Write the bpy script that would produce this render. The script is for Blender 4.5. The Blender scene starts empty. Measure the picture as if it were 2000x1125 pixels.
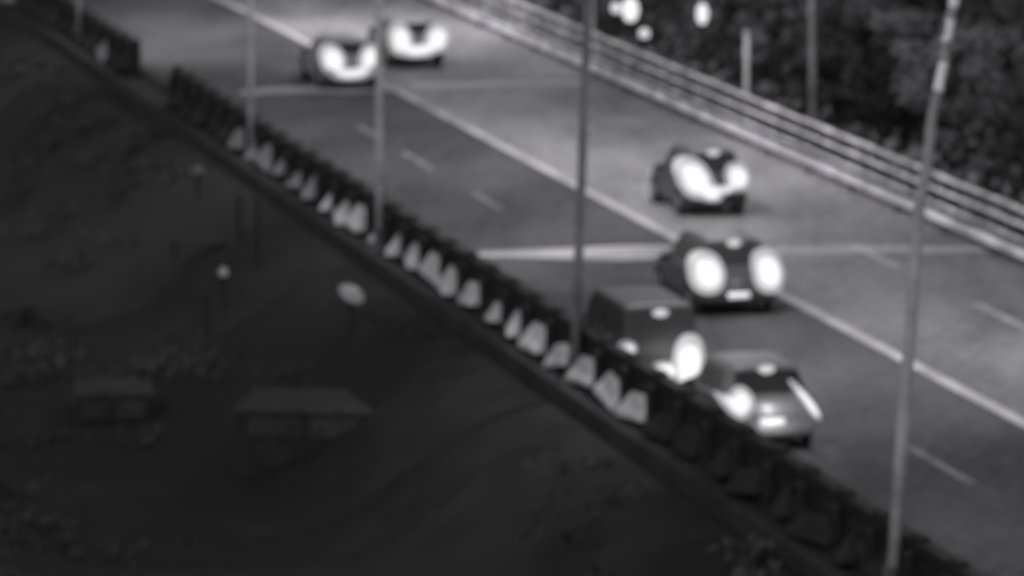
import bpy, bmesh, math, random
from mathutils import Vector, Matrix
R = math.radians
random.seed(7)
scene = bpy.context.scene
col = scene.collection

# ------------------------------------------------------------------ camera
F = 10000.0            # focal length in photo pixels (2000 px wide)
H = 17.9               # height above the bridge deck
PITCH = math.atan(1562.5 / F)
cam_d = bpy.data.cameras.new('camera')
cam = bpy.data.objects.new('camera', cam_d); col.objects.link(cam)
cam.location = (0, 0, H)
cam.rotation_euler = (math.pi / 2 - PITCH, 0, 0)
cam_d.sensor_width = 36.0
cam_d.lens = 36.0 * F / 2000.0
cam_d.clip_start = 1.0
cam_d.clip_end = 6000.0
cam_d.dof.use_dof = True               # the surveillance lens is focused short
cam_d.dof.focus_distance = 30.0
cam_d.dof.aperture_fstop = 2.3
scene.camera = cam

# ------------------------------------------------------------------ night sky
world = bpy.data.worlds.new("World"); scene.world = world
world.use_nodes = True
nt = world.node_tree; nt.nodes.clear()
sky = nt.nodes.new('ShaderNodeTexSky'); sky.sky_type = 'NISHITA'; sky.sun_disc = False
sky.sun_elevation = R(35); sky.sun_rotation = R(205)
hs = nt.nodes.new('ShaderNodeHueSaturation'); hs.inputs['Saturation'].default_value = 0.06
bg = nt.nodes.new('ShaderNodeBackground'); bg.inputs['Strength'].default_value = 0.06
wo = nt.nodes.new('ShaderNodeOutputWorld')
nt.links.new(sky.outputs[0], hs.inputs['Color']); nt.links.new(hs.outputs[0], bg.inputs[0]); nt.links.new(bg.outputs[0], wo.inputs[0])

sun_d = bpy.data.lights.new('moon', 'SUN'); sun_d.energy = 0.62; sun_d.angle = R(8); sun_d.color = (1, .98, 1)
sun = bpy.data.objects.new('moon', sun_d); col.objects.link(sun)
sun.rotation_euler = (R(55), 0, R(-25))

vs = scene.view_settings
vs.view_transform = 'Standard'; vs.look = 'None'; vs.exposure = 0.0; vs.gamma = 1.0

# ------------------------------------------------------------------ geometry of the place
CP, SP = math.cos(PITCH), math.sin(PITCH)
def at(px, py, z=0.0):
    """point of the plane at height z that is seen at photo pixel px, py"""
    X = (px - 1000) / F; Y = (562.5 - py) / F
    d = Vector((X, CP + Y * SP, -SP + Y * CP))
    k = (z - H) / d.z
    return Vector((d.x * k, d.y * k, z))
vp = Vector((-2440.0, math.hypot(F, 1562.5), 0)).normalized()
E = Vector((vp.x, vp.y, 0)).normalized()          # along the road, away
N = Vector((E.y, -E.x, 0))                        # across, to the far side
HEAD = math.atan2(-E.x, E.y)
O = at(1330, 471)
def st(p): return ((p - O).dot(E), (p - O).dot(N))
T_NEAR = st(at(1130, 732))[1]
T_FAR = st(at(1500, 291))[1]
T_LANE = st(at(955, 395))[1]
T_LANE2 = st(at(1960, 620))[1]
S_BEND = st(at(560, 66))[0]
def P(s, t, z=0.0):
    k = max(0.0, s - S_BEND)
    w = min(1.4, max(0.0, (T_FAR - t) / (T_FAR - T_NEAR)))
    t2 = t - 0.0032 * k * k * w if k < 60 else t - (0.0032 * 3600 + .38 * (k - 60)) * w
    v = O + E * s + N * t2
    return Vector((v.x, v.y, z))
def seg_s(px, t):      # s of the point of lateral line t seen near column px
    lo, hi = -110.0, 300.0
    for _ in range(60):
        m = (lo + hi) / 2
        q = P(m, t)
        d = q - Vector((0, 0, H))
        depth = d.y * CP - d.z * SP
        x = 1000 + F * d.x / depth
        if x > px: lo = m
        else: hi = m
    return lo

# ------------------------------------------------------------------ helpers
def tag(o, label=None, cat=None, group=None, kind=None):
    if label: o['label'] = label
    if cat: o['category'] = cat
    if group: o['group'] = group
    if kind: o['kind'] = kind
    return o
def empty(name, loc, rz=0.0):
    o = bpy.data.objects.new(name, None); col.objects.link(o)
    o.location = loc; o.rotation_euler = (0, 0, rz); o.empty_display_size = .3
    return o
def obj(name, bm, mat, parent=None, smooth=False):
    bmesh.ops.recalc_face_normals(bm, faces=bm.faces)
    me = bpy.data.meshes.new(name); bm.to_mesh(me); bm.free()
    me.materials.append(mat)
    if smooth:
        for p in me.polygons: p.use_smooth = True
    o = bpy.data.objects.new(name, me); col.objects.link(o)
    o.parent = parent
    return o
def box(bm, c, d, bev=0.0, rot=None):
    r = bmesh.ops.create_cube(bm, size=1.0)
    vsx = r['verts']
    for v in vsx: v.co = Vector((v.co.x * d[0], v.co.y * d[1], v.co.z * d[2]))
    if bev > 0:
        es = list({e for v in vsx for e in v.link_edges})
        rr = bmesh.ops.bevel(bm, geom=es, offset=bev, segments=2, affect='EDGES', profile=.5)
        vsx = list({v for f in rr['faces'] for v in f.verts} | {v for v in vsx if v.is_valid})
    M = Matrix.Translation(c) @ (rot.to_4x4() if rot else Matrix.Identity(4))
    for v in vsx: v.co = M @ v.co
    return bm
def tube(bm, pts, radii, seg=12, cap=True):
    rings = []
    n = len(pts)
    for i, p in enumerate(pts):
        a = pts[max(0, i - 1)]; b = pts[min(n - 1, i + 1)]
        t = (b - a).normalized()
        up = Vector((0, 0, 1)) if abs(t.z) < .9 else Vector((1, 0, 0))
        x = t.cross(up).normalized(); y = x.cross(t)
        r = radii[i] if isinstance(radii, (list, tuple)) else radii
        rings.append([bm.verts.new(p + x * math.cos(2 * math.pi * k / seg) * r + y * math.sin(2 * math.pi * k / seg) * r) for k in range(seg)])
    for a, b in zip(rings, rings[1:]):
        for k in range(seg):
            bm.faces.new((a[k], a[(k + 1) % seg], b[(k + 1) % seg], b[k]))
    if cap:
        bm.faces.new(rings[0][::-1]); bm.faces.new(rings[-1])
    return bm
def sheet(pts_rows):
    bm = bmesh.new()
    rows = [[bm.verts.new(p) for p in r] for r in pts_rows]
    for a, b in zip(rows, rows[1:]):
        for k in range(len(a) - 1):
            bm.faces.new((a[k], a[k + 1], b[k + 1], b[k]))
    return bm

# ------------------------------------------------------------------ materials
TINT = (1.0, .985, 1.025)
def grey(v): return (v * TINT[0], v * TINT[1], v * TINT[2], 1)
def mat(name, v, rough=.8, var=0.0, scale=1.0, metal=0.0, bump=0.0, detail=5, stretch=None, v2=None, spec=.3):
    m = bpy.data.materials.new(name); m.use_nodes = True
    t = m.node_tree; b = t.nodes['Principled BSDF']
    b.inputs['Base Color'].default_value = grey(v)
    b.inputs['Roughness'].default_value = rough; b.inputs['Metallic'].default_value = metal
    b.inputs['Specular IOR Level'].default_value = spec
    if var > 0:
        tc = t.nodes.new('ShaderNodeTexCoord'); mp = t.nodes.new('ShaderNodeMapping')
        if stretch:
            mp.inputs['Rotation'].default_value = (0, 0, -HEAD)
            mp.inputs['Scale'].default_value = stretch
        no = t.nodes.new('ShaderNodeTexNoise'); no.inputs['Scale'].default_value = scale; no.inputs['Detail'].default_value = detail
        no.inputs['Roughness'].default_value = .6
        no2 = t.nodes.new('ShaderNodeTexNoise'); no2.inputs['Scale'].default_value = scale * 14; no2.inputs['Detail'].default_value = 4
        mx = t.nodes.new('ShaderNodeMath'); mx.operation = 'MULTIPLY_ADD'; mx.inputs[1].default_value = .5
        ra = t.nodes.new('ShaderNodeValToRGB')
        lo, hi = v * (1 - var), (v2 if v2 else v * (1 + var))
        ra.color_ramp.elements[0].position = .62; ra.color_ramp.elements[1].position = .88
        ra.color_ramp.elements[0].color = grey(lo); ra.color_ramp.elements[1].color = grey(hi)
        t.links.new(tc.outputs['Object'], mp.inputs[0]); t.links.new(mp.outputs[0], no.inputs[0]); t.links.new(tc.outputs['Object'], no2.inputs[0])
        t.links.new(no2.outputs[0], mx.inputs[0]); t.links.new(no.outputs[0], mx.inputs[2])
        t.links.new(mx.outputs[0], ra.inputs[0]); t.links.new(ra.outputs[0], b.inputs['Base Color'])
        if bump > 0:
            bu = t.nodes.new('ShaderNodeBump'); bu.inputs['Strength'].default_value = bump; bu.inputs['Distance'].default_value = .02
            t.links.new(no2.outputs[0], bu.inputs['Height']); t.links.new(bu.outputs[0], b.inputs['Normal'])
    return m
def emit(name, e, v=.6):
    m = bpy.data.materials.new(name); m.use_nodes = True
    b = m.node_tree.nodes['Principled BSDF']
    b.inputs['Base Color'].default_value = grey(v); b.inputs['Roughness'].default_value = .3
    b.inputs['Emission Color'].default_value = (1.0, .99, 1.03, 1); b.inputs['Emission Strength'].default_value = e
    return m
M = dict(
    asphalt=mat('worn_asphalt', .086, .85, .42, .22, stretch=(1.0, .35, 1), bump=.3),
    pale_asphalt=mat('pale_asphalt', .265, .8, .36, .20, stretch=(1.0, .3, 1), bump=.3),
    verge=mat('deck_edge_concrete', .022, .9, .3, .6),
    paint=mat('road_paint', .55, .7, .25, .5),
    worn_paint=mat('worn_road_paint', .22, .8, .45, 1.2),
    joint=mat('joint_concrete', .42, .85, .35, .35, stretch=(1, 2, 1)),
    dark_metal=mat('dark_metal', .012, .6, .4, 2.0),
    block=mat('parapet_concrete', .50, .9, .3, .55), block_mid=mat('half_lit_parapet_concrete', .26, .9, .4, .55), block_dark=mat('unlit_parapet_concrete', .02, .9, .4, .55),
    kerb=mat('kerb_concrete', .19, .9, .3, .7),
    rail=mat('galvanised_rail', .80, .55, .35, .8),
    railpost=mat('rail_post_steel', .09, .6, .3, 2),
    pole=mat('pole_steel', .20, .5, .35, .8),
    darkpole=mat('dark_pole_steel', .17, .5, .3, .8), band=mat('bright_streak', .93, .5, .05, 1),
    lightpole=mat('light_pole_steel', .38, .5, .3, .8),
    palepole=mat('pale_pole_steel', .42, .5, .35, 1.6),
    grass=mat('night_grass', .012, .95, .5, .05, bump=.5, detail=3, v2=.022),
    path=mat('gravel_path', .015, .95, .3, .4),
    bark=mat('bark', .05, .95, .4, 3),
    tyre=mat('tyre_rubber', .02, .9), rim=mat('wheel_rim', .3, .4, metal=.6),
    glass=mat('car_glass', .035, .25, spec=.5), black=mat('black_plastic', .035, .7),
    plate=mat('number_plate', .6, .5), shed=mat('shed_boards', .018, .9, .3, 1.5), shedroof=mat('shed_roof', .034, .9, .3, 1.0),
    lens_halo=emit('lens_halo', .46, .08), lens_halo_soft=emit('soft_lens_halo', .26, .08), lamp=emit('tail_lamp_lens', 1.0, .08), lamp_soft=emit('soft_lamp_lens', .9, .08), stop=emit('stop_lamp_lens', .62, .1), dimlamp=emit('dim_lamp_glass', .13, .06),
    faint=emit('faint_lamp_glass', .02,.04), glow=emit('lamp_glass', 1.0, .1), head=emit('street_lamp_lens', 20.0),
    mid=emit('small_lamp_glass', .75, .1), platelight=emit('lit_plate', .9),
)
def leafmat(name, v):
    m = mat(name, v, .8, .6, .22)
    return m
LEAF = [leafmat('dark_leaves', .08), leafmat('mid_leaves', .14), leafmat('pale_leaves', .19)]

# ------------------------------------------------------------------ ground, deck, roads
S0, S1 = -95.0, 420.0
def frange(a, b, n): return [a + (b - a) * i / n for i in range(n + 1)]
near_edge, far_edge = T_NEAR - .75, T_FAR + .55
ts = [-900, -400, -200, -120, -80, -60, -48, -40, -34, -28, -24, -20, -17, -14, -12, near_edge - 1.2, near_edge - .05, near_edge + .3,
      far_edge - .3, far_edge + .05, far_edge + 1.5] + [far_edge + q for q in (3, 5, 7, 9, 12, 15, 19, 24, 30, 38, 48, 60, 80, 110, 160, 240, 400, 900)]
ts = sorted(ts + [near_edge - 2 - q * 1.0 for q in range(40)])
def ground_z(s, t):
    n = (math.sin(s * .11 + t * .07) * .35 + math.sin(s * .05 - t * .19 + 2) * .3) * (.25 if t < 0 else 1) + math.sin(s * .31 + t * .23) * .05
    if t < near_edge:
        d = near_edge - t
        k = min(1, d / 5.5); k = k * k * (3 - 2 * k)
        return -.35 - 2.5 * k + n * k - .012 * max(0, d - 12)
    if t > far_edge:
        d = t - far_edge
        k = min(1, d / 8); k = k * k * (3 - 2 * k)
        return -.35 - 2.6 * k + n * k * 1.2 + max(0, d - 30) * .012
    return -.55
rows = []
for s in [-1200, -500, -250, -140, -95] + frange(-90, 240, 300) + [280, 340, 420, 600, 1000, 2500]:
    rows.append([P(s, t, ground_z(s, t)) if s < 420 else P(s, t, ground_z(s, t)) for t in ts])
g = obj('ground', sheet(rows), M['grass'], smooth=True); tag(g, kind='structure')

def strip(name, t0, t1, z, m, s0=S0, s1=S1, n=130, thick=0.0, kind='structure', parent=None):
    rs = frange(s0, s1, n)
    if thick:
        bm = bmesh.new(); prev = None
        for s in rs:
            cur = [bm.verts.new(P(s, a, b)) for a, b in ((t0, z - thick), (t1, z - thick), (t1, z), (t0, z))]
            if prev:
                for k in range(4): bm.faces.new((prev[k], prev[(k + 1) % 4], cur[(k + 1) % 4], cur[k]))
            else: bm.faces.new(cur[::-1])
            prev = cur
        bm.faces.new(prev)
    else:
        bm = sheet([[P(s, t0 + (t1 - t0) * q / 6, z) for q in range(7)] for s in rs])
    o = obj(name, bm, m, parent)
    if kind: o['kind'] = kind
    return o
strip('bridge_deck', near_edge, far_edge, -.012, M['verge'], thick=.5)
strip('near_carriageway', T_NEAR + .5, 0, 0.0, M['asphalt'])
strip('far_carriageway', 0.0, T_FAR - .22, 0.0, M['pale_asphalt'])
strip('kerb', T_NEAR + .22, T_NEAR + .5, .10, M['verge'], thick=.11)
strip('far_kerb', T_FAR - .22, T_FAR + .18, .16, M['kerb'], thick=.17)
strip('centre_line', -.15, .15, .008, M['paint'])

def quad_mark(name, s0, s1, t0, t1, m, z=.008, skew=0.0):
    n = max(2, int((s1 - s0) / 1.5)); k = 8
    bm = sheet([[P(s0 + (s1 - s0) * i / n + skew * (t0 + (t1 - t0) * q / k), t0 + (t1 - t0) * q / k, z) for q in range(k + 1)] for i in range(n + 1)])
    o = obj(name, bm, m); o['kind'] = 'structure'; return o
for px0, px1 in ((978, 922), (845, 788), (1900, 1775), (735, 700)):
    quad_mark('lane_marking', seg_s(px0, T_LANE), seg_s(px1, T_LANE), T_LANE - .1, T_LANE + .1, M['worn_paint'])
for px0, px1 in ((1752, 1665), (2060, 1905)):
    quad_mark('lane_marking', seg_s(px0, T_LANE2), seg_s(px1, T_LANE2), T_LANE2 - .11, T_LANE2 + .11, M['paint'])
# expansion joints: pale transition slabs across the deck
def joint(name, pts, m, z=.004):
    rowsj = []
    for (xa, ya, yb) in pts:
        rowsj.append([at(xa, yb, z), at(xa, (ya + yb) / 2, z), at(xa, ya, z)])
    o = obj(name, sheet(rowsj), m); o['kind'] = 'structure'; return o
joint('expansion_joint', [(920, 491, 500), (1040, 487, 502), (1110, 484, 506), (1200, 480, 508), (1290, 479, 505), (1362, 480, 500)], M['joint'], .004)
joint('expansion_joint', [(1375, 480, 498), (1500, 479, 496), (1640, 480, 494), (1780, 480, 493), (1895, 481, 492), (1925, 481, 492)], M['joint'], .0045)
joint('expansion_joint', [(470, 176, 186), (560, 169, 181), (690, 166, 180), (770, 164, 176)], M['joint'], .004)
joint('expansion_joint', [(800, 160, 172), (930, 159, 171), (1040, 159, 169), (1150, 158, 165)], M['joint'], .0045)
# worn repair patches in the asphalt
M['patch'] = mat('asphalt_patch', .23, .85, .25, .4)
M['dpatch'] = mat('dark_asphalt_patch', .072, .85, .25, .4)
for nm, a, b, c, d, m in (('road_patch', 905, 860, 1.2, 3.1, 'patch'), ('road_patch', 1600, 1500, 1.0, 3.0, 'patch'),  ('road_patch', 1230, 1180, 3.6, 5.4, 'patch'), 
                          ('road_patch', 1250, 1130, T_LANE - 2.2, T_LANE - .5, 'dpatch'), ('road_patch', 640, 560, T_LANE + .4, T_LANE + 2.0, 'dpatch')):
    quad_mark(nm, seg_s(a, (c + d) / 2), seg_s(b, (c + d) / 2), c, d, M[m], .004)

# ------------------------------------------------------------------ near parapet
def mesh_copy(src, name, parent, mtx):
    o = bpy.data.objects.new(name, src.data); col.objects.link(o); o.parent = parent
    o.matrix_local = mtx
    return o
def frame_at(s, t, z=0.0):
    a, b = P(s, t), P(s + .5, t)
    ang = math.atan2(b.y - a.y, b.x - a.x) - math.pi / 2
    v = P(s, t, z)
    return Matrix.Translation(v) @ Matrix.Rotation(ang, 4, 'Z')
def parapet(label, s0, s1, step=2.0):
    base = P(s0, T_NEAR)
    root = empty('parapet', base); tag(root, label, 'parapet', 'parapets along the near edge of the road')
    inv = Matrix.Translation(base).inverted()
    def run(name, dt0, dt1, z0, z1, m):
        n = max(2, int((s1 - s0) / 2))
        bm = bmesh.new(); prev = None
        for s in frange(s0, s1, n):
            cur = [bm.verts.new(P(s, T_NEAR + a, b) - base) for a, b in ((dt0, z0), (dt1, z0), (dt1, z1), (dt0, z1))]
            if prev:
                for k in range(4): bm.faces.new((prev[k], prev[(k + 1) % 4], cur[(k + 1) % 4], cur[k]))
            else: bm.faces.new(cur[::-1])
            prev = cur
        bm.faces.new(prev)
        bmesh.ops.bevel(bm, geom=[e for e in bm.edges if e.calc_length() > 1], offset=.02, segments=1, affect='EDGES')
        return obj(name, bm, m, root)
    run('top_rail', -.13, .13, .90, 1.08, M['dark_metal'])
    run('lower_rail', -.10, .12, .50, .84, M['dark_metal'])
    run('plinth', -.16, .16, 0.0, .14, M['verge'])
    bm = bmesh.new(); box(bm, (-.08, 0, .53), (.40, .26, .74), .06); 
    box(bm, (0, 0, 1.10), (.2, .5, .12), .03)
    p0 = obj('post', bm, M['dark_metal'], root)
    bl = []
    for v in range(3):
        bm = bmesh.new(); w = (.50, .44, .54)[v]; ww = (.44, .40, .36)[v]
        sec = ((-.13, .1, w), (-.46, .1, w), (-.46, .18, w), (-.15, .58, ww), (-.11, .58, ww))
        A = [bm.verts.new((x, -h_, z)) for x, z, h_ in sec]; B = [bm.verts.new((x, h_ + .03 * v, z)) for x, z, h_ in sec]
        for k_ in range(5): bm.faces.new((A[k_], A[(k_ + 1) % 5], B[(k_ + 1) % 5], B[k_]))
        bm.faces.new(A[::-1]); bm.faces.new(B)
        bmesh.ops.bevel(bm, geom=list(bm.edges), offset=.02, segments=1, affect='EDGES')
        bl.append(obj('concrete_block', bm, M['block'], root))
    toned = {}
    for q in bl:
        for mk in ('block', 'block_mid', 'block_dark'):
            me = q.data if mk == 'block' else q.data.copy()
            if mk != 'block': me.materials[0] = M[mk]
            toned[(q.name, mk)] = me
    n = int((s1 - s0) / step)
    rr = random.Random(int(abs(s0)) + 3)
    for i in range(n + 1):
        s = s0 + i * step + .12
        mt = inv @ frame_at(s, T_NEAR)
        if i == 0: p0.matrix_local = mt
        else: mesh_copy(p0, 'post', root, mt)
        if i < n:
            mt = inv @ frame_at(s + step / 2 + rr.uniform(-.2, .2), T_NEAR) @ Matrix.Rotation(rr.uniform(-.3, .3), 4, 'Z') @ Matrix.Rotation(rr.uniform(-.18, .18), 4, 'X') @ Matrix.Diagonal((rr.uniform(.8, 1.1), rr.uniform(.8, 1.4), rr.uniform(.8, 1.15), 1))
            src = bl[i % 3] if i < 3 else bl[rr.randrange(3)]
            if i < 3: nb = src; nb.matrix_local = mt
            else: nb = mesh_copy(src, 'concrete_block', root, mt)
            # uneven lamp light put into the block tones: palest mid-run, darker towards both ends
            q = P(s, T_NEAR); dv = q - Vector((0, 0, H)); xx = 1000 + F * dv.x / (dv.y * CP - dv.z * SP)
            lamp_lit = 1 - min(1, abs(xx - 960) / (560 if xx < 960 else 700))
            pick = lamp_lit + rr.uniform(-.25, .15) - (.5 if xx > 1340 else 0)
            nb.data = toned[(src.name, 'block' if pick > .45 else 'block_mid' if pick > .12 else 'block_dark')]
    return root
sA = seg_s(1800, T_NEAR); 
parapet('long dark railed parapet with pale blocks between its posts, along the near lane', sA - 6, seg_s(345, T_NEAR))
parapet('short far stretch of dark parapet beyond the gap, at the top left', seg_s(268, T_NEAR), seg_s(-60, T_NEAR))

# ------------------------------------------------------------------ far railing
def far_railing():
    s0, s1 = seg_s(2080, T_FAR), seg_s(780, T_FAR)
    base = P(s0, T_FAR)
    root = empty('guard_railing', base); tag(root, 'long pale metal railing of several parallel bars along the far edge of the road', 'railing')
    inv = Matrix.Translation(base).inverted()
    rr = random.Random(5)
    for z, r, m in ((1.20, .058, 'rail'), (.84, .050, 'rail'), (.48, .048, 'rail')):
        bm = bmesh.new(); pts = []; s = s0; rad = []
        while s < s1:
            pts.append(P(s, T_FAR, z + rr.uniform(-.012, .012)) - base); rad.append(r * rr.uniform(.8, 1.2)); s += 1.0
        tube(bm, pts, rad, 8)
        obj('rail_bar', bm, M[m], root, True)
    bm = bmesh.new(); box(bm, (0, 0, .69), (.09, .12, 1.06), .015); box(bm, (0, 0, .175), (.2, .22, .03)); box(bm, (0, 0, 1.235), (.11, .14, .03))
    p0 = obj('post', bm, M['railpost'], root)
    n = int((s1 - s0) / 1.9)
    for i in range(min(n + 1, 100)):
        mt = inv @ frame_at(s0 + i * 1.9, T_FAR)
        if i == 0: p0.matrix_local = mt
        else: mesh_copy(p0, 'post', root, mt)
    # outer low beam behind the bars
    return root
far_railing()
def outer_beam():
    s0, s1 = seg_s(2080, T_FAR), seg_s(780, T_FAR)
    base = P(s0, T_FAR - .45)
    root = empty('crash_barrier', base); tag(root, 'low pale crash barrier in front of the taller far railing', 'barrier')
    inv = Matrix.Translation(base).inverted()
    prof = [(0, .42), (.04, .46), (.04, .50), (0, .535), (.04, .57), (.04, .61), (0, .65), (.03, .65), (.07, .61), (.07, .57), (.03, .535), (.07, .50), (.07, .46), (.03, .42)]
    bm = bmesh.new(); prev = None
    for s in frange(s0, s1, 90):
        cur = [bm.verts.new(P(s, T_FAR - .50 + a, b - .14) - base) for a, b in prof]
        if prev:
            for k in range(len(prof)): bm.faces.new((prev[k], prev[(k + 1) % len(prof)], cur[(k + 1) % len(prof)], cur[k]))
        else: bm.faces.new(cur[::-1])
        prev = cur
    bm.faces.new(prev)
    obj('beam', bm, M['rail'], root)
    bm = bmesh.new(); box(bm, (0, 0, .24), (.08, .13, .48), .01)
    p0 = obj('post', bm, M['railpost'], root)
    for i in range(int((s1 - s0) / 3.8) + 1):
        mt = inv @ frame_at(s0 + i * 3.8, T_FAR - .38)
        if i == 0: p0.matrix_local = mt
        else: mesh_copy(p0, 'post', root, mt)
outer_beam()

# ------------------------------------------------------------------ poles and street lamps
def cam_frame_point(base, dx_px, up_px, scale):
    return Vector((base.x + dx_px / scale, base.y, base.z + up_px / scale))
def lamp_post(label, base, pts, r0, r1, m, side, energy, height=11.0, group='street lamp posts along the road'):
    """pts: list of (sideways metres, height) of the shaft below the arm"""
    root = empty('street_lamp', base); tag(root, label, 'street lamp', group)
    bm = bmesh.new()
    pp = [Vector((a, 0, b)) for a, b in pts]
    n = len(pp)
    tube(bm, pp, [r0 + (r1 - r0) * p.z / height for p in pp], 14)
    obj('shaft', bm, M[m], root, True)
    bm = bmesh.new(); box(bm, (pp[0].x, 0, .02), (.5, .5, .06), .01); tube(bm, [pp[0] + Vector((0, 0, .04)), pp[0] + Vector((0, 0, .55))], [r0 * 1.5, r0 * 1.35], 14)
    obj('base_plate', bm, M['railpost'], root)
    top = pp[-1]
    d = N * side
    arm = [top + d * (2.2 * q) + Vector((0, 0, .55 * math.sin(q * 1.5))) for q in (0, .15, .35, .6, 1)]
    bm = bmesh.new(); tube(bm, arm, [r1 * .9, r1 * .85, r1 * .8, r1 * .7, r1 * .6], 10)
    obj('arm', bm, M[m], root, True)
    hb = arm[-1] + d * .35
    rot = Matrix.Rotation(math.atan2(d.y, d.x), 3, 'Z')
    bm = bmesh.new(); box(bm, hb + Vector((0, 0, .03)), (.95, .34, .16), .05, rot)
    hd = obj('lamp_head', bm, M['pole'], root)
    bm = bmesh.new(); box(bm, hb + Vector((0, 0, -.06)), (.7, .26, .03), .0, rot)
    obj('lamp_lens', bm, M['head'], hd)
    if energy > 0:
        ld = bpy.data.lights.new('lamp_light', 'SPOT'); ld.energy = energy; ld.spot_size = R(106 if side > 0 else 165); ld.spot_blend = .8
        ld.shadow_soft_size = .35; ld.color = (1, .985, 1.02)
        lo = bpy.data.objects.new('lamp_light', ld); col.objects.link(lo); lo.parent = root
        lo.location = hb + Vector((0, 0, -.15))
        aim = (d * 2.2 + Vector((0, 0, -10))).normalized()
        lo.rotation_euler = aim.to_track_quat('-Z', 'Y').to_euler()
    return root
def near_base(px, dt=-.3): 
    return P(seg_s(px, T_NEAR + dt), T_NEAR + dt, -.01)
POST = [(155, 'grey', 0.0, .085, 'street lamp post at the far gap of the parapet, leftmost and most distant'),
        (491, 'grey', 0.0, .085, 'slim grey street lamp post behind the parapet, second from the left edge'),
        (741, 'grey', 0.0, .105, 'grey street lamp post in the middle of the near parapet, left of the centre'),
        (1122, 'grey', .033, .13, 'dark street lamp post passing in front of the centre line and pale road joint')]
EN = [3300, 2400, 2800, 4300]
for (px, m, lean, r, lab), en in zip(POST, EN):
    b = near_base(px, -.28)
    hts = [0, 2, 4, 6, 8, 10.4]; r *= .82
    lamp_post(lab, b, [(lean * h * 1.0, h) for h in hts], r, r * .75, 'darkpole' if px > 1000 else 'lightpole', 1, en)
# the nearest post leans and kinks towards the road
b = near_base(1742, -.28)
lamp_post('tall street lamp post nearest the viewer, leaning right with a crooked bright upper part', b,
          [(0, 0), (.12, 2.5), (.25, 4.5), (.36, 6.4), (.50, 7.3), (.56, 8.0), (.74, 8.7), (.77, 9.3), (.95, 10.0), (.97, 10.5), (1.12, 11.2), (1.2, 12)], .115, .07, 'lightpole', 1, 1300, 12.0)
nearest = [o for o in col.objects if o.get('label', '').startswith('tall street lamp post nearest')][0]
for z0, z1, x0, x1 in ((10.3, 10.75, .965, 1.03), (9.7, 10.15, .87, .955), (9.15, 9.5, .765, .83), (8.35, 8.8, .65, .74)):
    bm = bmesh.new(); tube(bm, [Vector((x0, 0, z0)), Vector((x1, 0, z1))], .088, 12); obj('bright_streak', bm, M['band'], nearest)  # pale sleeves added to imitate the broken bright streaks on the shaft
# far-side posts
def far_base(px, dt=.35): return P(seg_s(px, T_FAR + dt), T_FAR + dt, -.01)
for px, lab, m, en in ((1589, 'grey street lamp post behind the far railing, against the dark trees', 'pole', 2200),
                       (981, 'pale street lamp post behind the far railing at the top edge of the photo', 'palepole', 3600)):
    lamp_post(lab, far_base(px), [(-.018 * h, h) for h in (0, 3, 6, 9, 10.2)], .11, .07, m, -1, en)
def marker_post(label, px, top, r):
    b = far_base(px, .1); b.z = .16
    root = empty('marker_post', b); tag(root, label, 'marker post')
    bm = bmesh.new(); tube(bm, [Vector((0, 0, 0)), Vector((0, 0, top))], r, 12); obj('post', bm, M['palepole'], root, True)
    bm = bmesh.new(); tube(bm, [Vector((0, 0, top)), Vector((0, 0, top + .05)), Vector((0, 0, top + .09))], [r * 1.25, r * 1.25, r * .5], 12); obj('cap', bm, M['palepole'], root, True)
    return root
marker_post('short pale marker post with rounded top, rising from the far railing', 1457, 2.75, .075)
marker_post('thin pale marker post at the far railing, just right of the dark lamp post', 1158, 2.5, .05)

# ------------------------------------------------------------------ cars
def crom(p, x):
    """p: sorted list of (x, values...) -> smooth interpolation (monotone-ish)"""
    n = len(p)
    if x <= p[0][0]: return p[0][1:]
    if x >= p[-1][0]: return p[-1][1:]
    for i in range(n - 1):
        if p[i][0] <= x <= p[i + 1][0]: break
    h = p[i + 1][0] - p[i][0]; u = (x - p[i][0]) / h
    out = []
    for k in range(1, len(p[0])):
        a, b = p[i][k], p[i + 1][k]
        ma = (b - p[i - 1][k]) / (p[i + 1][0] - p[i - 1][0]) if i > 0 else (b - a) / h
        mb = (p[i + 2][k] - a) / (p[i + 2][0] - p[i][0]) if i + 2 < n else (b - a) / h
        if (b - a) * ma <= 0: ma = 0
        if (b - a) * mb <= 0: mb = 0
        u2, u3 = u * u, u * u * u
        out.append((2 * u3 - 3 * u2 + 1) * a + (u3 - 2 * u2 + u) * h * ma + (-2 * u3 + 3 * u2) * b + (u3 - u2) * h * mb)
    return out
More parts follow.
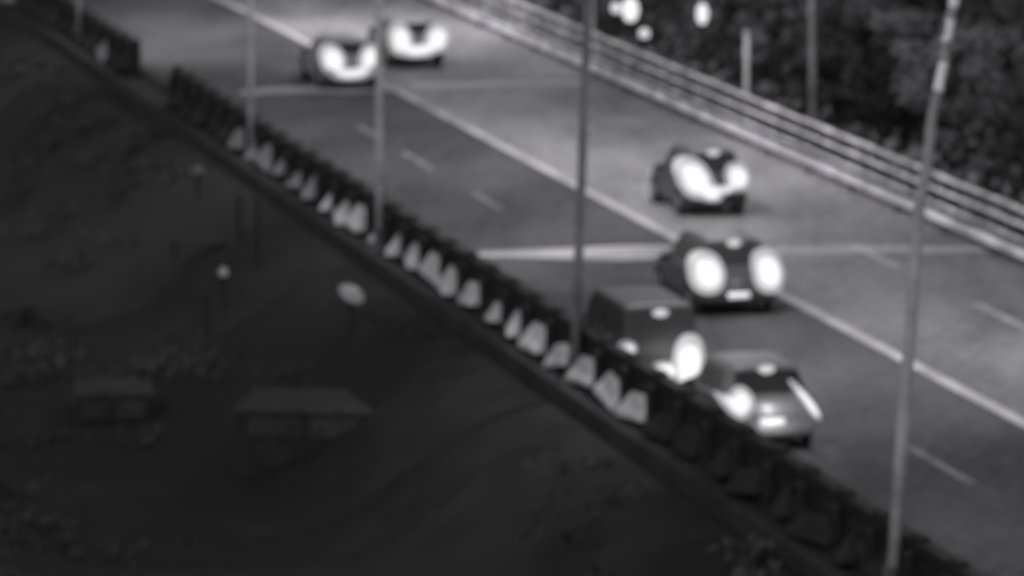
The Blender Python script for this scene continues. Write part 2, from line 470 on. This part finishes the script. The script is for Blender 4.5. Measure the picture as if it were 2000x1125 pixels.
# stations: y, half width, z bottom, belt z, roof half width, top z
def profile(kind, W, L, T):
    hw = W / 2
    if kind == 'hatch':
        return [(0, hw * .90, .36, .80, hw * .80, .98), (.05, hw * .95, .28, .92, hw * .80, 1.04), (.42, hw * .99, .24, .97, hw * .70, T - .04), (.62, hw, .22, .97, hw * .70, T),
                (L * .45, hw, .22, .94, hw * .71, T + .02), (L * .60, hw, .22, .92, hw * .70, T - .06), (L * .74, hw, .22, .92, hw * .80, .98),
                (L * .78, hw * .99, .22, .90, hw * .82, .94), (L * .93, hw * .95, .24, .76, hw * .78, .80), (L, hw * .82, .36, .60, hw * .66, .64)]
    if kind == 'sedan':
        return [(0, hw * .90, .36, .82, hw * .82, .94), (.06, hw * .95, .28, .93, hw * .82, 1.0), (.55, hw * .98, .24, .96, hw * .80, 1.04), (.70, hw * .99, .22, .96, hw * .78, 1.08), (1.25, hw, .22, .95, hw * .68, T - .02),
                (L * .42, hw, .22, .94, hw * .69, T), (L * .56, hw, .22, .93, hw * .69, T - .04), (L * .70, hw, .22, .92, hw * .80, 1.0),
                (L * .75, hw * .99, .22, .90, hw * .82, .94), (L * .93, hw * .95, .24, .76, hw * .78, .80), (L, hw * .82, .36, .60, hw * .66, .64)]
    return [(0, hw * .92, .40, 1.02, hw * .78, 1.2), (.05, hw * .97, .34, 1.1, hw * .80, 1.35), (.22, hw * .99, .30, 1.12, hw * .82, T - .04), (.45, hw, .28, 1.12, hw * .80, T),
            (L * .5, hw, .28, 1.10, hw * .80, T + .02), (L * .66, hw, .28, 1.08, hw * .78, T - .08), (L * .80, hw, .28, 1.06, hw * .82, 1.14),
            (L * .84, hw * .99, .28, 1.02, hw * .84, 1.08), (L * .95, hw * .95, .30, .88, hw * .78, .92), (L, hw * .84, .40, .70, hw * .66, .74)]
def section(vals, u):
    hw, zb, zbelt, wr, zt = vals
    if zt - zbelt < .25: mid = (hw * .93 + wr * .07, zbelt + (zt - zbelt) * .4)
    else: mid = (hw * .93, zbelt + .06)
    pts = [(0.0, 0.0, zb), (.12, hw * .80, zb), (.2, hw * .96, zb + .06), (.34, hw, zb + (zbelt - zb) * .45), (.48, hw * .985, zbelt),
           (.54, mid[0], mid[1]), (.72, wr * 1.03, zt - min(.09, (zt - mid[1]) * .5)), (.80, wr * .9, zt - .02), (1.0, 0.0, zt)]
    return crom(pts, u)
def make_car(name, label, cat, pos, kind, W, L, T, body, lamps, stop=True, plate=(0, .62), lit_plate=False, group='cars driving away on the road', rz=0.0, extra=None, wheel_r=.32, glowplate=0):
    root = empty(name, pos, HEAD + rz); tag(root, label, cat, group)
    pr = profile(kind, W, L, T)
    def S(y, u, off=0.0):
        x, z = section(crom(pr, y), abs(u))
        sgn = 1 if u >= 0 else -1
        if off:
            x2, z2 = section(crom(pr, y), min(1, abs(u) + .01)); x1, z1 = section(crom(pr, y), max(0, abs(u) - .01))
            tx, tz = x2 - x1, z2 - z1; l = math.hypot(tx, tz) or 1
            nx, nz = tz / l, -tx / l
            if abs(u) > .97: nx, nz = 0, 1
            x += nx * off; z += nz * off
        return Vector((x * sgn, y, z))
    ys = sorted({round(p[0], 4) for p in pr} | {round(L * i / 46, 4) for i in range(47)} | {.02, .1, .2, .3})
    us = [i / 32 for i in range(33)]
    ring_u = [u for u in us] + [-u for u in us[1:-1]][::-1]
    bm = bmesh.new(); rings = []
    for y in ys: rings.append([bm.verts.new(S(y, u)) for u in ring_u])
    for a, b in zip(rings, rings[1:]):
        k = len(a)
        for i in range(k): bm.faces.new((a[i], a[(i + 1) % k], b[(i + 1) % k], b[i]))
    bm.faces.new(rings[0]); bm.faces.new(rings[-1][::-1])
    bd = obj('body', bm, body, root, True)
    mod = bd.modifiers.new('edge', 'EDGE_SPLIT'); mod.split_angle = R(40)
    def panel(name, y0, y1, ua, ub, n=8, m=8, mt=M['glass'], off=.012, taper=0.0):
        rows = []
        for i in range(n + 1):
            y = y0 + (y1 - y0) * i / n; r = []
            for j in range(m + 1):
                u = ua + (ub - ua) * j / m
                r.append(S(y + taper * (abs(u) - min(abs(ua), abs(ub))), u, off) if ua * ub > 0 else None)
            rows.append(r)
        return obj(name, sheet(rows), mt, root, True)
    def cross_panel(name, y0, y1, ue, n=8, mt=M['glass'], off=.014):
        seq = [ue + (1 - ue) * j / 6 for j in range(7)]
        full = seq + [-q for q in seq[:-1]][::-1]
        rows = [[S(y0 + (y1 - y0) * i / n, u, off) for u in full] for i in range(n + 1)]
        return obj(name, sheet(rows), mt, root, True)
    if kind == 'hatch':
        cross_panel('rear_window', .09, .38, .78); cross_panel('windscreen', L * .61, L * .73, .78); wy = (.62, L * .62)
    elif kind == 'sedan':
        cross_panel('rear_window', .74, 1.2, .78); cross_panel('windscreen', L * .57, L * .69, .78); wy = (1.05, L * .60)
    else:
        cross_panel('rear_window', .055, .19, .78); cross_panel('windscreen', L * .67, L * .79, .78); wy = (.35, L * .70)
    for sg in (-1, 1):
        m1 = wy[0] + (wy[1] - wy[0]) * .48
        panel('side_window', wy[0] + .1, m1 - .05, sg * .555, sg * .70, taper=.6)
        panel('side_window', m1 + .05, wy[1] - .02, sg * .555, sg * .70, taper=-.3)
        bm = bmesh.new(); box(bm, (sg * (W / 2 + .07), wy[1] - .05, 1.0 if kind != 'van' else 1.15), (.2, .12, .14), .04); obj('side_mirror', bm, M['black'], root)
        for dy in (m1 - .28, wy[1] - .38):
            bm = bmesh.new(); box(bm, (sg * (W / 2 + .008), dy, .80 if kind != 'van' else .95), (.03, .17, .03), .008); obj('door_handle', bm, M['black'], root)
        for wy_ in (L * .19, L * .80):
            bm = bmesh.new()
            tube(bm, [Vector((sg * (W / 2 - .2), wy_, wheel_r)), Vector((sg * (W / 2 + .002), wy_, wheel_r)), Vector((sg * (W / 2 + .004), wy_, wheel_r))], [wheel_r + .07, wheel_r + .07, wheel_r + .05], 28); obj('wheel_arch', bm, M['black'], root)
            w = empty('wheel', (0, 0, 0)); w.parent = root
            bm = bmesh.new(); x0 = sg * (W / 2 - .17); x1 = sg * (W / 2 + .02)
            tube(bm, [Vector((x0, wy_, wheel_r)), Vector((x0 + sg * .02, wy_, wheel_r)), Vector((x1 - sg * .02, wy_, wheel_r)), Vector((x1, wy_, wheel_r))], [wheel_r - .03, wheel_r, wheel_r, wheel_r - .03], 28)
            obj('tyre', bm, M['tyre'], w)
            bm = bmesh.new(); tube(bm, [Vector((x1 - sg * .01, wy_, wheel_r)), Vector((x1 + sg * .012, wy_, wheel_r))], [wheel_r * .64, wheel_r * .6], 24)
            for k in range(5):
                a = k * 2 * math.pi / 5
                box(bm, (x1 + sg * .016, wy_ + math.cos(a) * wheel_r * .3, wheel_r + math.sin(a) * wheel_r * .3), (.012, .07, .05))
            obj('rim', bm, M['rim'], w)
    # rear bumper, boot lid edge, plate, exhaust
    zb = pr[0][2]
    bm = bmesh.new(); box(bm, (0, .05, zb + .08), (W * .94, .26, .24), .06); obj('bumper', bm, extra if extra else M['black'], root, True)
    bm = bmesh.new(); box(bm, (0, -.05, plate[1]), (.50, .06, .13), .01)
    obj('number_plate', bm, M['platelight'] if lit_plate else M['plate'], root)
    bm = bmesh.new(); tube(bm, [Vector((W * .28, .12, .27)), Vector((W * .28, -.10, .26))], .035, 10); obj('exhaust', bm, M['railpost'], root)
    bm = bmesh.new(); box(bm, (0, L - .02, zb + .1), (W * .86, .2, .3), .06); obj('front_bumper', bm, M['black'], root)
    # lamps : polygons in (lateral, height) with the depth wrapping the corner
    def outline(poly, k_):
        cx = sum(p[0] for p in poly) / len(poly); cz = sum(p[1] for p in poly) / len(poly)
        poly = [(cx + (a - cx) * k_, cz + (b_ - cz) * k_) for a, b_ in poly]
        pts = []; k = len(poly)
        for i in range(k):          # corners cut by quadratic curves
            p0, p1, p2 = poly[i - 1], poly[i], poly[(i + 1) % k]
            a0 = ((p0[0] + p1[0]) / 2, (p0[1] + p1[1]) / 2); a2 = ((p1[0] + p2[0]) / 2, (p1[1] + p2[1]) / 2)
            for q in (.0, .2, .4, .6, .8):
                pts.append(tuple(a0[m_] * (1 - q) ** 2 + 2 * p1[m_] * q * (1 - q) + a2[m_] * q * q for m_ in (0, 1)))
        return pts
    def dep(x, z):                  # follow the tailgate surface
        b_ = .02 + max(0, (abs(x) - W * .45)) * .5
        if kind == 'hatch': b_ += max(0, z - 1.0) * .7
        if kind == 'van': b_ += max(0, z - 1.3) * .3
        return b_
    def lens(name, pts, front, back, mt, parent):
        bm = bmesh.new(); cx = sum(p[0] for p in pts) / len(pts); cz = sum(p[1] for p in pts) / len(pts)
        fr = [bm.verts.new((x * .95 + cx * .05, dep(x, z) - front, z * .95 + cz * .05)) for x, z in pts]
        md = [bm.verts.new((x, dep(x, z) - front + .02, z)) for x, z in pts]
        bk = [bm.verts.new((x, dep(x, z) + back, z)) for x, z in pts]
        q = len(pts)
        for A, B in ((fr, md), (md, bk)):
            for i in range(q): bm.faces.new((A[i], A[(i + 1) % q], B[(i + 1) % q], B[i]))
        bm.faces.new(fr); bm.faces.new(bk[::-1])
        return obj(name, bm, mt, parent)
    for li, (poly, mt) in enumerate(lamps):
        nm = 'tailgate_glow' if (len(poly) == 5 and abs(poly[0][0]) < .65 and poly[0][1] < .9) else 'tail_light'  # low five-sided shapes glow in place of light spilling on the lower tailgate
        slim = len(poly) == 5 and nm == 'tail_light'
        tl = lens(nm, outline(poly, 1.46 if not slim else 1.35), .115 + .006 * li, .06, M['lens_halo' if mt == 'lamp' else 'lens_halo_soft'], root)  # oversized dim ring, its glow imitates the halo round the lens
        lens('bulb_lens', outline(poly, .94), .175 + .006 * li, -.12, M[mt], tl)
    if stop:
        ysp = {'hatch': .40, 'sedan': 1.2, 'van': .16}[kind]
        zt = section(crom(pr, ysp), 1.0)[1]
        bm = bmesh.new(); tube(bm, [Vector((q_ * .16, ysp - .06, zt + .01)) for q_ in (-1, -.7, 0, .7, 1)], [.02, .06, .085, .06, .02], 10); obj('stop_light', bm, M['stop'], root)
    # front lamps and their beam
    for sg in (-1, 1):
        bm = bmesh.new(); box(bm, (sg * W * .34, L - .06, .68 if kind != 'van' else .8), (.34, .16, .16), .05); obj('headlight', bm, M['platelight'], root)
    ld = bpy.data.lights.new('headlight_beam', 'SPOT'); ld.energy = 150; ld.spot_size = R(70); ld.spot_blend = .9; ld.shadow_soft_size = .12
    lo = bpy.data.objects.new('headlight_beam', ld); col.objects.link(lo); lo.parent = root; lo.location = (0, L + .15, .7)
    lo.rotation_euler = Vector((0, 1, -.07)).to_track_quat('-Z', 'Y').to_euler()
    if glowplate:
        ld = bpy.data.lights.new('plate_lamp', 'POINT'); ld.energy = glowplate; ld.shadow_soft_size = .05
        lo = bpy.data.objects.new('plate_lamp', ld); col.objects.link(lo); lo.parent = root; lo.location = (0, -.45, plate[1] + .12)
    # rear lid gap
    bm = bmesh.new(); box(bm, (0, .0, (pr[0][3] + zb) / 2 + .12), (W * .62, .035, .02), .004); obj('boot_handle', bm, M['black'], root)
    return root
def carpos(px, py): 
    return at(px, py, .012)
def blob(cx, cz, w, h, sk=0.0):
    return [(cx - w / 2 + sk, cz + h / 2), (cx + w / 2 + sk, cz + h / 2), (cx + w / 2 - sk, cz - h / 2), (cx - w / 2 - sk, cz - h / 2)]
C_pale = mat('pale_car_paint', .24, .45, spec=.4)
C_van = mat('van_paint', .045, .5, spec=.3)
C_dark = mat('dark_car_paint', .085, .35, spec=.5); C_mid = mat('grey_car_paint', .07, .35, spec=.5)
C_silver = mat('silver_car_paint', .20, .35, spec=.5); C_deep = mat('deep_grey_car_paint', .09, .4, spec=.5)
# car 1 and 2 far: lamps joined into a U by a glowing lower tailgate
U = lambda g_: [(blob(-.56, .93, .52, .62, -.04), 'lamp'), (blob(.58, .96, .46, .52, .06), 'lamp'),
      ([(-.62, .74), (-.1, .60), (.62, .78), (.45, .40), (-.40, .36)], 'lamp_soft')]
make_car('sedan_car', 'distant pale car left of the centre line with lights glowing in a U shape', 'car', carpos(686, 176), 'hatch', 1.74, 4.1, 1.45, C_pale, U(0), stop=False)
make_car('sedan_car', 'farthest car, right of the centre line, its whole tail one bright U of light', 'car', carpos(817, 133), 'hatch', 1.74, 4.1, 1.42, C_pale,
         [(blob(-.56, .90, .50, .70, -.02), 'lamp'), (blob(.60, .90, .54, .62, .06), 'lamp'), ([(-.60, .84), (-.1, .66), (.62, .82), (.45, .46), (-.40, .40)], 'lamp')], stop=False)
make_car('small_car', 'small dark car in the far lane with one slanting lamp and lit high brake light', 'car', carpos(1400, 424), 'hatch', 1.62, 3.7, 1.62, C_deep,
         [(blob(-.57, .98, .60, .72, -.10), 'lamp'), (blob(-.20, .64, .44, .34, -.06), 'lamp'), (blob(.52, .98, .42, .48, .0), 'lamp'), ([(-.1, .80), (.15, .74), (.5, .86), (.4, .64), (-.1, .6)], 'lamp_soft')])
make_car('hatchback_car', 'dark car straddling the centre line with two separate round bright lamps and lit number plate', 'car', carpos(1441, 618), 'hatch', 1.80, 4.1, 1.62, C_dark,
         [(blob(-.70, .98, .54, .64, -.02), 'lamp'), (blob(.68, .97, .50, .66, -.03), 'lamp')], plate=(0, .47), lit_plate=True, glowplate=3)
make_car('tall_van', 'tall dark van close to the parapet, one tail lamp glaring and the other small', 'van', carpos(1292, 778), 'van', 1.68, 4.4, 1.86, C_van,
         [(blob(-.70, 1.0, .24, .26), 'lamp_soft'), (blob(.54, .66, .46, .86, .02), 'lamp'), (blob(.06, .56, .44, .26), 'lamp_soft')], plate=(0, .3))
make_car('hatchback_car', 'nearest car, silver tailed hatchback with dark rear window and a thin slanting right lamp', 'car', carpos(1506, 884), 'hatch', 1.80, 3.7, 1.58, C_silver,
         [([(-.98, 1.16), (-.78, 1.04), (-.62, 1.22), (-.46, 1.12), (-.44, .92), (-.60, .74), (-.78, .84)], 'lamp'), ([(.44, 1.24), (.56, 1.22), (.92, .74), (.90, .66), (.80, .70)], 'lamp')],
         plate=(0, .60), extra=C_silver, glowplate=13)

# ------------------------------------------------------------------ small lamps in the dark
def gz(px, py):
    """point on the terrain under a pixel (ray march)"""
    o = Vector((0, 0, H)); X = (px - 1000) / F; Y = (562.5 - py) / F
    d = Vector((X, CP + Y * SP, -SP + Y * CP)); k = 40.0
    while k < 900:
        p = o + d * k
        s, t = st(p)
        if p.z < ground_z(s, t): return Vector((p.x, p.y, ground_z(s, t)))
        k += .25
    return o + d * k
def low_lamp(label, px, py, w, h, m, ht=1.0, lean=0):
    # head centre is seen at px, py
    X = gz(px, py + ht * 62)
    root = empty('garden_lamp', X); tag(root, label, 'lamp', None)
    bm = bmesh.new(); tube(bm, [Vector((0, 0, -.1)), Vector((0, 0, ht - h / 2))], .04, 10); obj('post', bm, M['shed'], root)
    bm = bmesh.new()
    bmesh.ops.create_uvsphere(bm, u_segments=20, v_segments=12, radius=.5)
    Rm = Matrix.Rotation(lean, 3, 'Y')
    for v in bm.verts: v.co = Rm @ Vector((v.co.x * w, v.co.y * w, v.co.z * h)) + Vector((0, 0, ht))
    obj('globe', bm, M[m], root, True)
    bm = bmesh.new(); tube(bm, [Vector((0, 0, ht - h / 2 - .06)), Vector((0, 0, ht - h / 2 + .04))], .12, 12); obj('collar', bm, M['dark_metal'], root)
    return root
low_lamp('large glowing lamp among the dark trees at the top edge, left of the pair', 1231, 19, .52, .80, 'glow', 2.2)
low_lamp('small glowing lamp touching the left side of the large tree lamp', 1203, 16, .34, .38, 'mid', 2.2)
low_lamp('glowing oval lamp among the trees at the top edge, right of the large one', 1371, 15, .40, .76, 'glow', 2.2)
low_lamp('small round lamp below the large tree lamp, just above the far railing', 1258, 66, .34, .34, 'mid', 1.6)
low_lamp('faint round lamp near the top right corner beside the leaning post', 1978, 46, .44, .44, 'faint', 1.6)
low_lamp('dim oval lamp on the dark slope below the parapet', 687, 598, .62, .36, 'dimlamp', .8, R(30))
low_lamp('tiny dim lamp on the dark lower ground left of the slope', 437, 547, .22, .26, 'dimlamp', .8)
low_lamp('barely glowing lamp in the dark ground below the left parapet', 386, 345, .36, .28, 'faint', .7)

# ------------------------------------------------------------------ things on the dark lower ground
def shed(name, label, cat, px, py, w, d, h, rz):
    b = gz(px, py); root = empty(name, b, rz); tag(root, label, cat)
    bm = bmesh.new(); box(bm, (0, 0, h / 2 - .5), (w, d, h + 1.0), .02); obj('wall', bm, M['shed'], root)
    bm = bmesh.new(); box(bm, (0, 0, h + .06), (w + .08, d + .08, .10), .03)
    for k in range(int(w / .4)): box(bm, (-w / 2 + .2 + k * .4, 0, h + .112), (.05, d + .2, .012))
    obj('roof', bm, M['shedroof'], root)
    for k in range(2):
        bm = bmesh.new(); box(bm, (-w * .22 + k * w * .44, -d / 2 - .02, h * .46), (w * .38, .05, h * .82), .01)
        dr = obj('door', bm, M['shedroof'], root)
        bm = bmesh.new(); box(bm, (-w * .22 + k * w * .44 + (.12 if k == 0 else -.12) * w, -d / 2 - .07, h * .46), (.04, .05, .18), .01); obj('handle', bm, M['dark_metal'], dr)
    return root
shed('storage_shed', 'long low dark shed with pale flat roof on the lower ground, bottom centre left', 'shed', 620, 838, 3.1, 2.6, .5, R(-8))
shed('utility_cabinet', 'small grey utility cabinet on the lower ground at the far left', 'cabinet', 222, 808, 1.7, 1.9, .5, R(6))
def bench(px, py):
    b = gz(px, py); root = empty('bench', b, R(2)); tag(root, 'dim backless bench on the dark lower ground above the tiny lamp', 'bench')
    bm = bmesh.new()
    for k in range(3): box(bm, (0, -.18 + k * .18, .48), (1.6, .15, .06), .01)
    obj('seat', bm, M['shedroof'], root)
    for sx in (-.6, .6):
        bm = bmesh.new(); box(bm, (sx, 0, .21), (.08, .42, .48), .01); obj('leg', bm, M['shed'], root)
bench(388, 510)
for px, py, hh, lb in ((466, 470, 1.1, 'thin dark stake on the lower ground right of the bench'), (502, 520, 1.6, 'taller thin stake standing between the bench and the slope'), (403, 660, 1.0, 'thin stake on the lower ground below the tiny lamp')):
    b = gz(px, py); root = empty('stake', b); tag(root, lb, 'stake', 'stakes on the lower ground')
    bm = bmesh.new(); tube(bm, [Vector((0, 0, -.1)), Vector((.02, 0, hh))], [.06, .045], 8); obj('shaft', bm, M['shed'], root)
    bm = bmesh.new(); box(bm, (.02, 0, hh + .03), (.12, .12, .08), .02); obj('cap', bm, M['shedroof'], root)
# ------------------------------------------------------------------ trees and shrubs
def crown_mesh(seed, rad, hgt, n_clump, n_leaf, size):
    rr = random.Random(seed); bm = bmesh.new()
    for c in range(n_clump):
        a = rr.uniform(0, 2 * math.pi); q = rr.random() ** .5; z = rr.random()
        env = math.sin(math.pi * min(1, .18 + z * .8)) ** .6
        cc = Vector((math.cos(a) * q * rad * env, math.sin(a) * q * rad * env, z * hgt))
        cr = rad * rr.uniform(.16, .34)
        for l in range(n_leaf):
            v = Vector((rr.gauss(0, 1), rr.gauss(0, 1), rr.gauss(0, 1))).normalized() * cr * rr.random() ** .4
            v.z *= .75
            p = cc + v
            nrm = (v + Vector((rr.uniform(-.6, .6), rr.uniform(-.6, .6), rr.uniform(-.2, .9))) * cr).normalized()
            x = nrm.orthogonal().normalized(); x.rotate(Matrix.Rotation(rr.uniform(0, 6.28), 3, nrm)); y = nrm.cross(x)
            s = size * rr.uniform(.6, 1.3)
            bm.faces.new([bm.verts.new(p + x * s), bm.verts.new(p + y * s * .5), bm.verts.new(p - x * s), bm.verts.new(p - y * s * .5)])
    me = bpy.data.meshes.new('crown'); bm.to_mesh(me); bm.free(); return me
def trunk_mesh(seed, h, rad):
    rr = random.Random(seed); bm = bmesh.new()
    pts = [Vector((0, 0, -.4))]
    for k in range(1, 6): pts.append(Vector((rr.uniform(-.12, .12) * k, rr.uniform(-.12, .12) * k, h * k / 5)))
    tube(bm, pts, [.28, .22, .18, .14, .10, .04], 8)
    for b in range(5):
        a = b * 1.3 + rr.random(); st_ = pts[2 + b % 3]
        e = st_ + Vector((math.cos(a) * rad * .6, math.sin(a) * rad * .6, h * .3))
        tube(bm, [st_, (st_ + e) / 2 + Vector((0, 0, -.1)), e], [.09, .06, .02], 6)
    me = bpy.data.meshes.new('trunk'); bm.to_mesh(me); bm.free(); return me
protos = []
for k, (rad, hg) in enumerate(((2.6, 3.6), (2.0, 4.2), (3.1, 3.2))):
    cm = crown_mesh(k + 1, rad, hg, 46, 120, .17); cm.materials.append(LEAF[k])
    tm = trunk_mesh(k + 1, 3.6, rad); tm.materials.append(M['bark'])
    protos.append((cm, tm))
sprotos = []
for k in range(3):
    cm = crown_mesh(k + 31, 1.1, 1.2, 22, 70, .10); cm.materials.append(LEAF[k])
    tm = trunk_mesh(k + 40, 1.0, .6); tm.materials.append(M['bark'])
    sprotos.append((cm, tm))
def tree(p, k, sc, rz, label, name='broadleaf_tree', cat='tree', group='trees beyond the far railing', small=False):
    root = empty(name, p, rz); root.scale = (sc, sc, sc * random.uniform(.85, 1.15)); tag(root, label, cat, group)
    cm, tm = (sprotos if small else protos)[k]
    c = bpy.data.objects.new('crown', cm); col.objects.link(c); c.parent = root; c.location.z = .25 if small else 1.9
    t = bpy.data.objects.new('trunk', tm); col.objects.link(t); t.parent = root
    if small: t.scale = (.4, .4, 1)
    return root
rt = random.Random(11)
kinds = ['dark leafy tree', 'mid grey narrow tree', 'pale broad tree']
spots = [(1420, 60), (1500, 130), (1530, 30), (1640, 150), (1690, 60), (1760, 200), (1800, 90), (1900, 250), (1890, 130), (1960, 190), (2010, 60),
         (1110, 20), (1630, 215), (1960, 300), (2060, 330), (1200, -20), (1450, -30), (1600, -30), (1750, -20), (1920, -10)]
where = ['above the short marker post', 'between the marker post and grey lamp post', 'just left of the grey lamp post top', 'right of the grey lamp post near the railing',
         'right of the grey lamp post, higher up', 'close to the railing left of the leaning post', 'at the leaning post, near the top', 'right of the leaning post near the railing', 'right of the leaning post, mid height', 'by the right edge below the faint lamp', 'in the top right corner',
         'right of the dark lamp post at the top edge', 'at the foot of the grey lamp post', 'by the right edge just above the railing', 'at the right edge beside the railing', 'at the top edge, above the large glowing lamp', 'at the top edge over the short marker post', 'at the top edge right of the grey lamp post', 'at the top edge halfway between the two tall posts', 'at the top edge right of the leaning post']
for i, ((px, py), w) in enumerate(zip(spots, where)):
    p = gz(px, py + 60)
    s, t = st(p)
    if t < T_FAR + 4.6: 
        p = P(s, T_FAR + 4.6); p.z = ground_z(s, T_FAR + 4.6)
    k = rt.randrange(3)
    tree(p, k, rt.uniform(.55, .9), rt.uniform(0, 6.28), kinds[k] + ' ' + w)
sh = [(120, 170, 'below the far stretch of parapet at the left'), (250, 240, 'left of the parapet gap'), (60, 330, 'at the left edge'), (560, 400, 'under the near parapet, left of the grey post'),
      (760, 640, 'right of the dim oval lamp'), (950, 760, 'in the dark under the parapet'), (1080, 960, 'at the bottom centre'), (1300, 1010, 'at the bottom, right of centre'), (90, 620, 'on the left lower ground'), (880, 930, 'below the slope at the bottom')]
for px, py, w in ():
    k = rt.randrange(3)
    tree(gz(px, py), 0 if k == 2 else k, rt.uniform(.8, 1.4), rt.uniform(0, 6), 'low dark shrub ' + w, 'shrub', 'shrub', 'shrubs on the near slope', True)

# tangled undergrowth covering the ground beyond the railing
bm = bmesh.new(); ru = random.Random(3)
for c in range(1500):
    s_ = ru.uniform(-60, 190); t_ = T_FAR + 3.0 + 60 * ru.random() ** 1.4; zz = ground_z(s_, t_); hh = ru.uniform(.3, 1.3); rad = ru.uniform(.5, 1.5)
    c0 = P(s_, t_, zz)
    for l in range(34):
        p = c0 + Vector((ru.gauss(0, rad * .5), ru.gauss(0, rad * .5), ru.random() * hh))
        nrm = Vector((ru.uniform(-1, 1), ru.uniform(-1, .4), ru.uniform(0, 1))).normalized(); x = nrm.orthogonal().normalized(); y = nrm.cross(x); q = ru.uniform(.12, .26)
        bm.faces.new([bm.verts.new(p + x * q), bm.verts.new(p + y * q * .6), bm.verts.new(p - x * q), bm.verts.new(p - y * q * .6)])
o = obj('undergrowth', bm, LEAF[1]); tag(o, kind='stuff', label='dark tangled undergrowth covering the ground beyond the far railing', cat='undergrowth')

# rough scrub and weeds on the dark bank below the parapet
scrub_leaf = mat('bank_scrub_leaves', .040, .9, .55, .16)
bm = bmesh.new(); ru = random.Random(9)
for c in range(1150):
    s_ = ru.uniform(-55, 75); t_ = near_edge - .5 - 34 * ru.random() ** 1.1
    if math.sin(s_ * .21 + t_ * .33) + math.sin(s_ * .09 - t_ * .41 + 1) + ru.uniform(-.8, .8) < .25: continue
    zz = ground_z(s_, t_); hh = ru.uniform(.1, .5); rad = ru.uniform(.4, 1.3)
    c0 = P(s_, t_, zz)
    if any((c0 - o_.location).length < 2.6 for o_ in col.objects if o_.name in ('storage_shed', 'utility_cabinet')): continue
    for l in range(44):
        p = c0 + Vector((ru.gauss(0, rad * .5), ru.gauss(0, rad * .5), ru.random() * hh))
        nrm = Vector((ru.uniform(-1, 1), ru.uniform(-1, .4), ru.uniform(0, 1.2))).normalized(); x = nrm.orthogonal().normalized(); y = nrm.cross(x); q = ru.uniform(.06, .16)
        bm.faces.new([bm.verts.new(p + x * q), bm.verts.new(p + y * q * .6), bm.verts.new(p - x * q), bm.verts.new(p - y * q * .6)])
o = obj('scrub', bm, scrub_leaf); tag(o, kind='stuff', label='dark patchy weeds and scrub on the bank below the near parapet', cat='scrub')
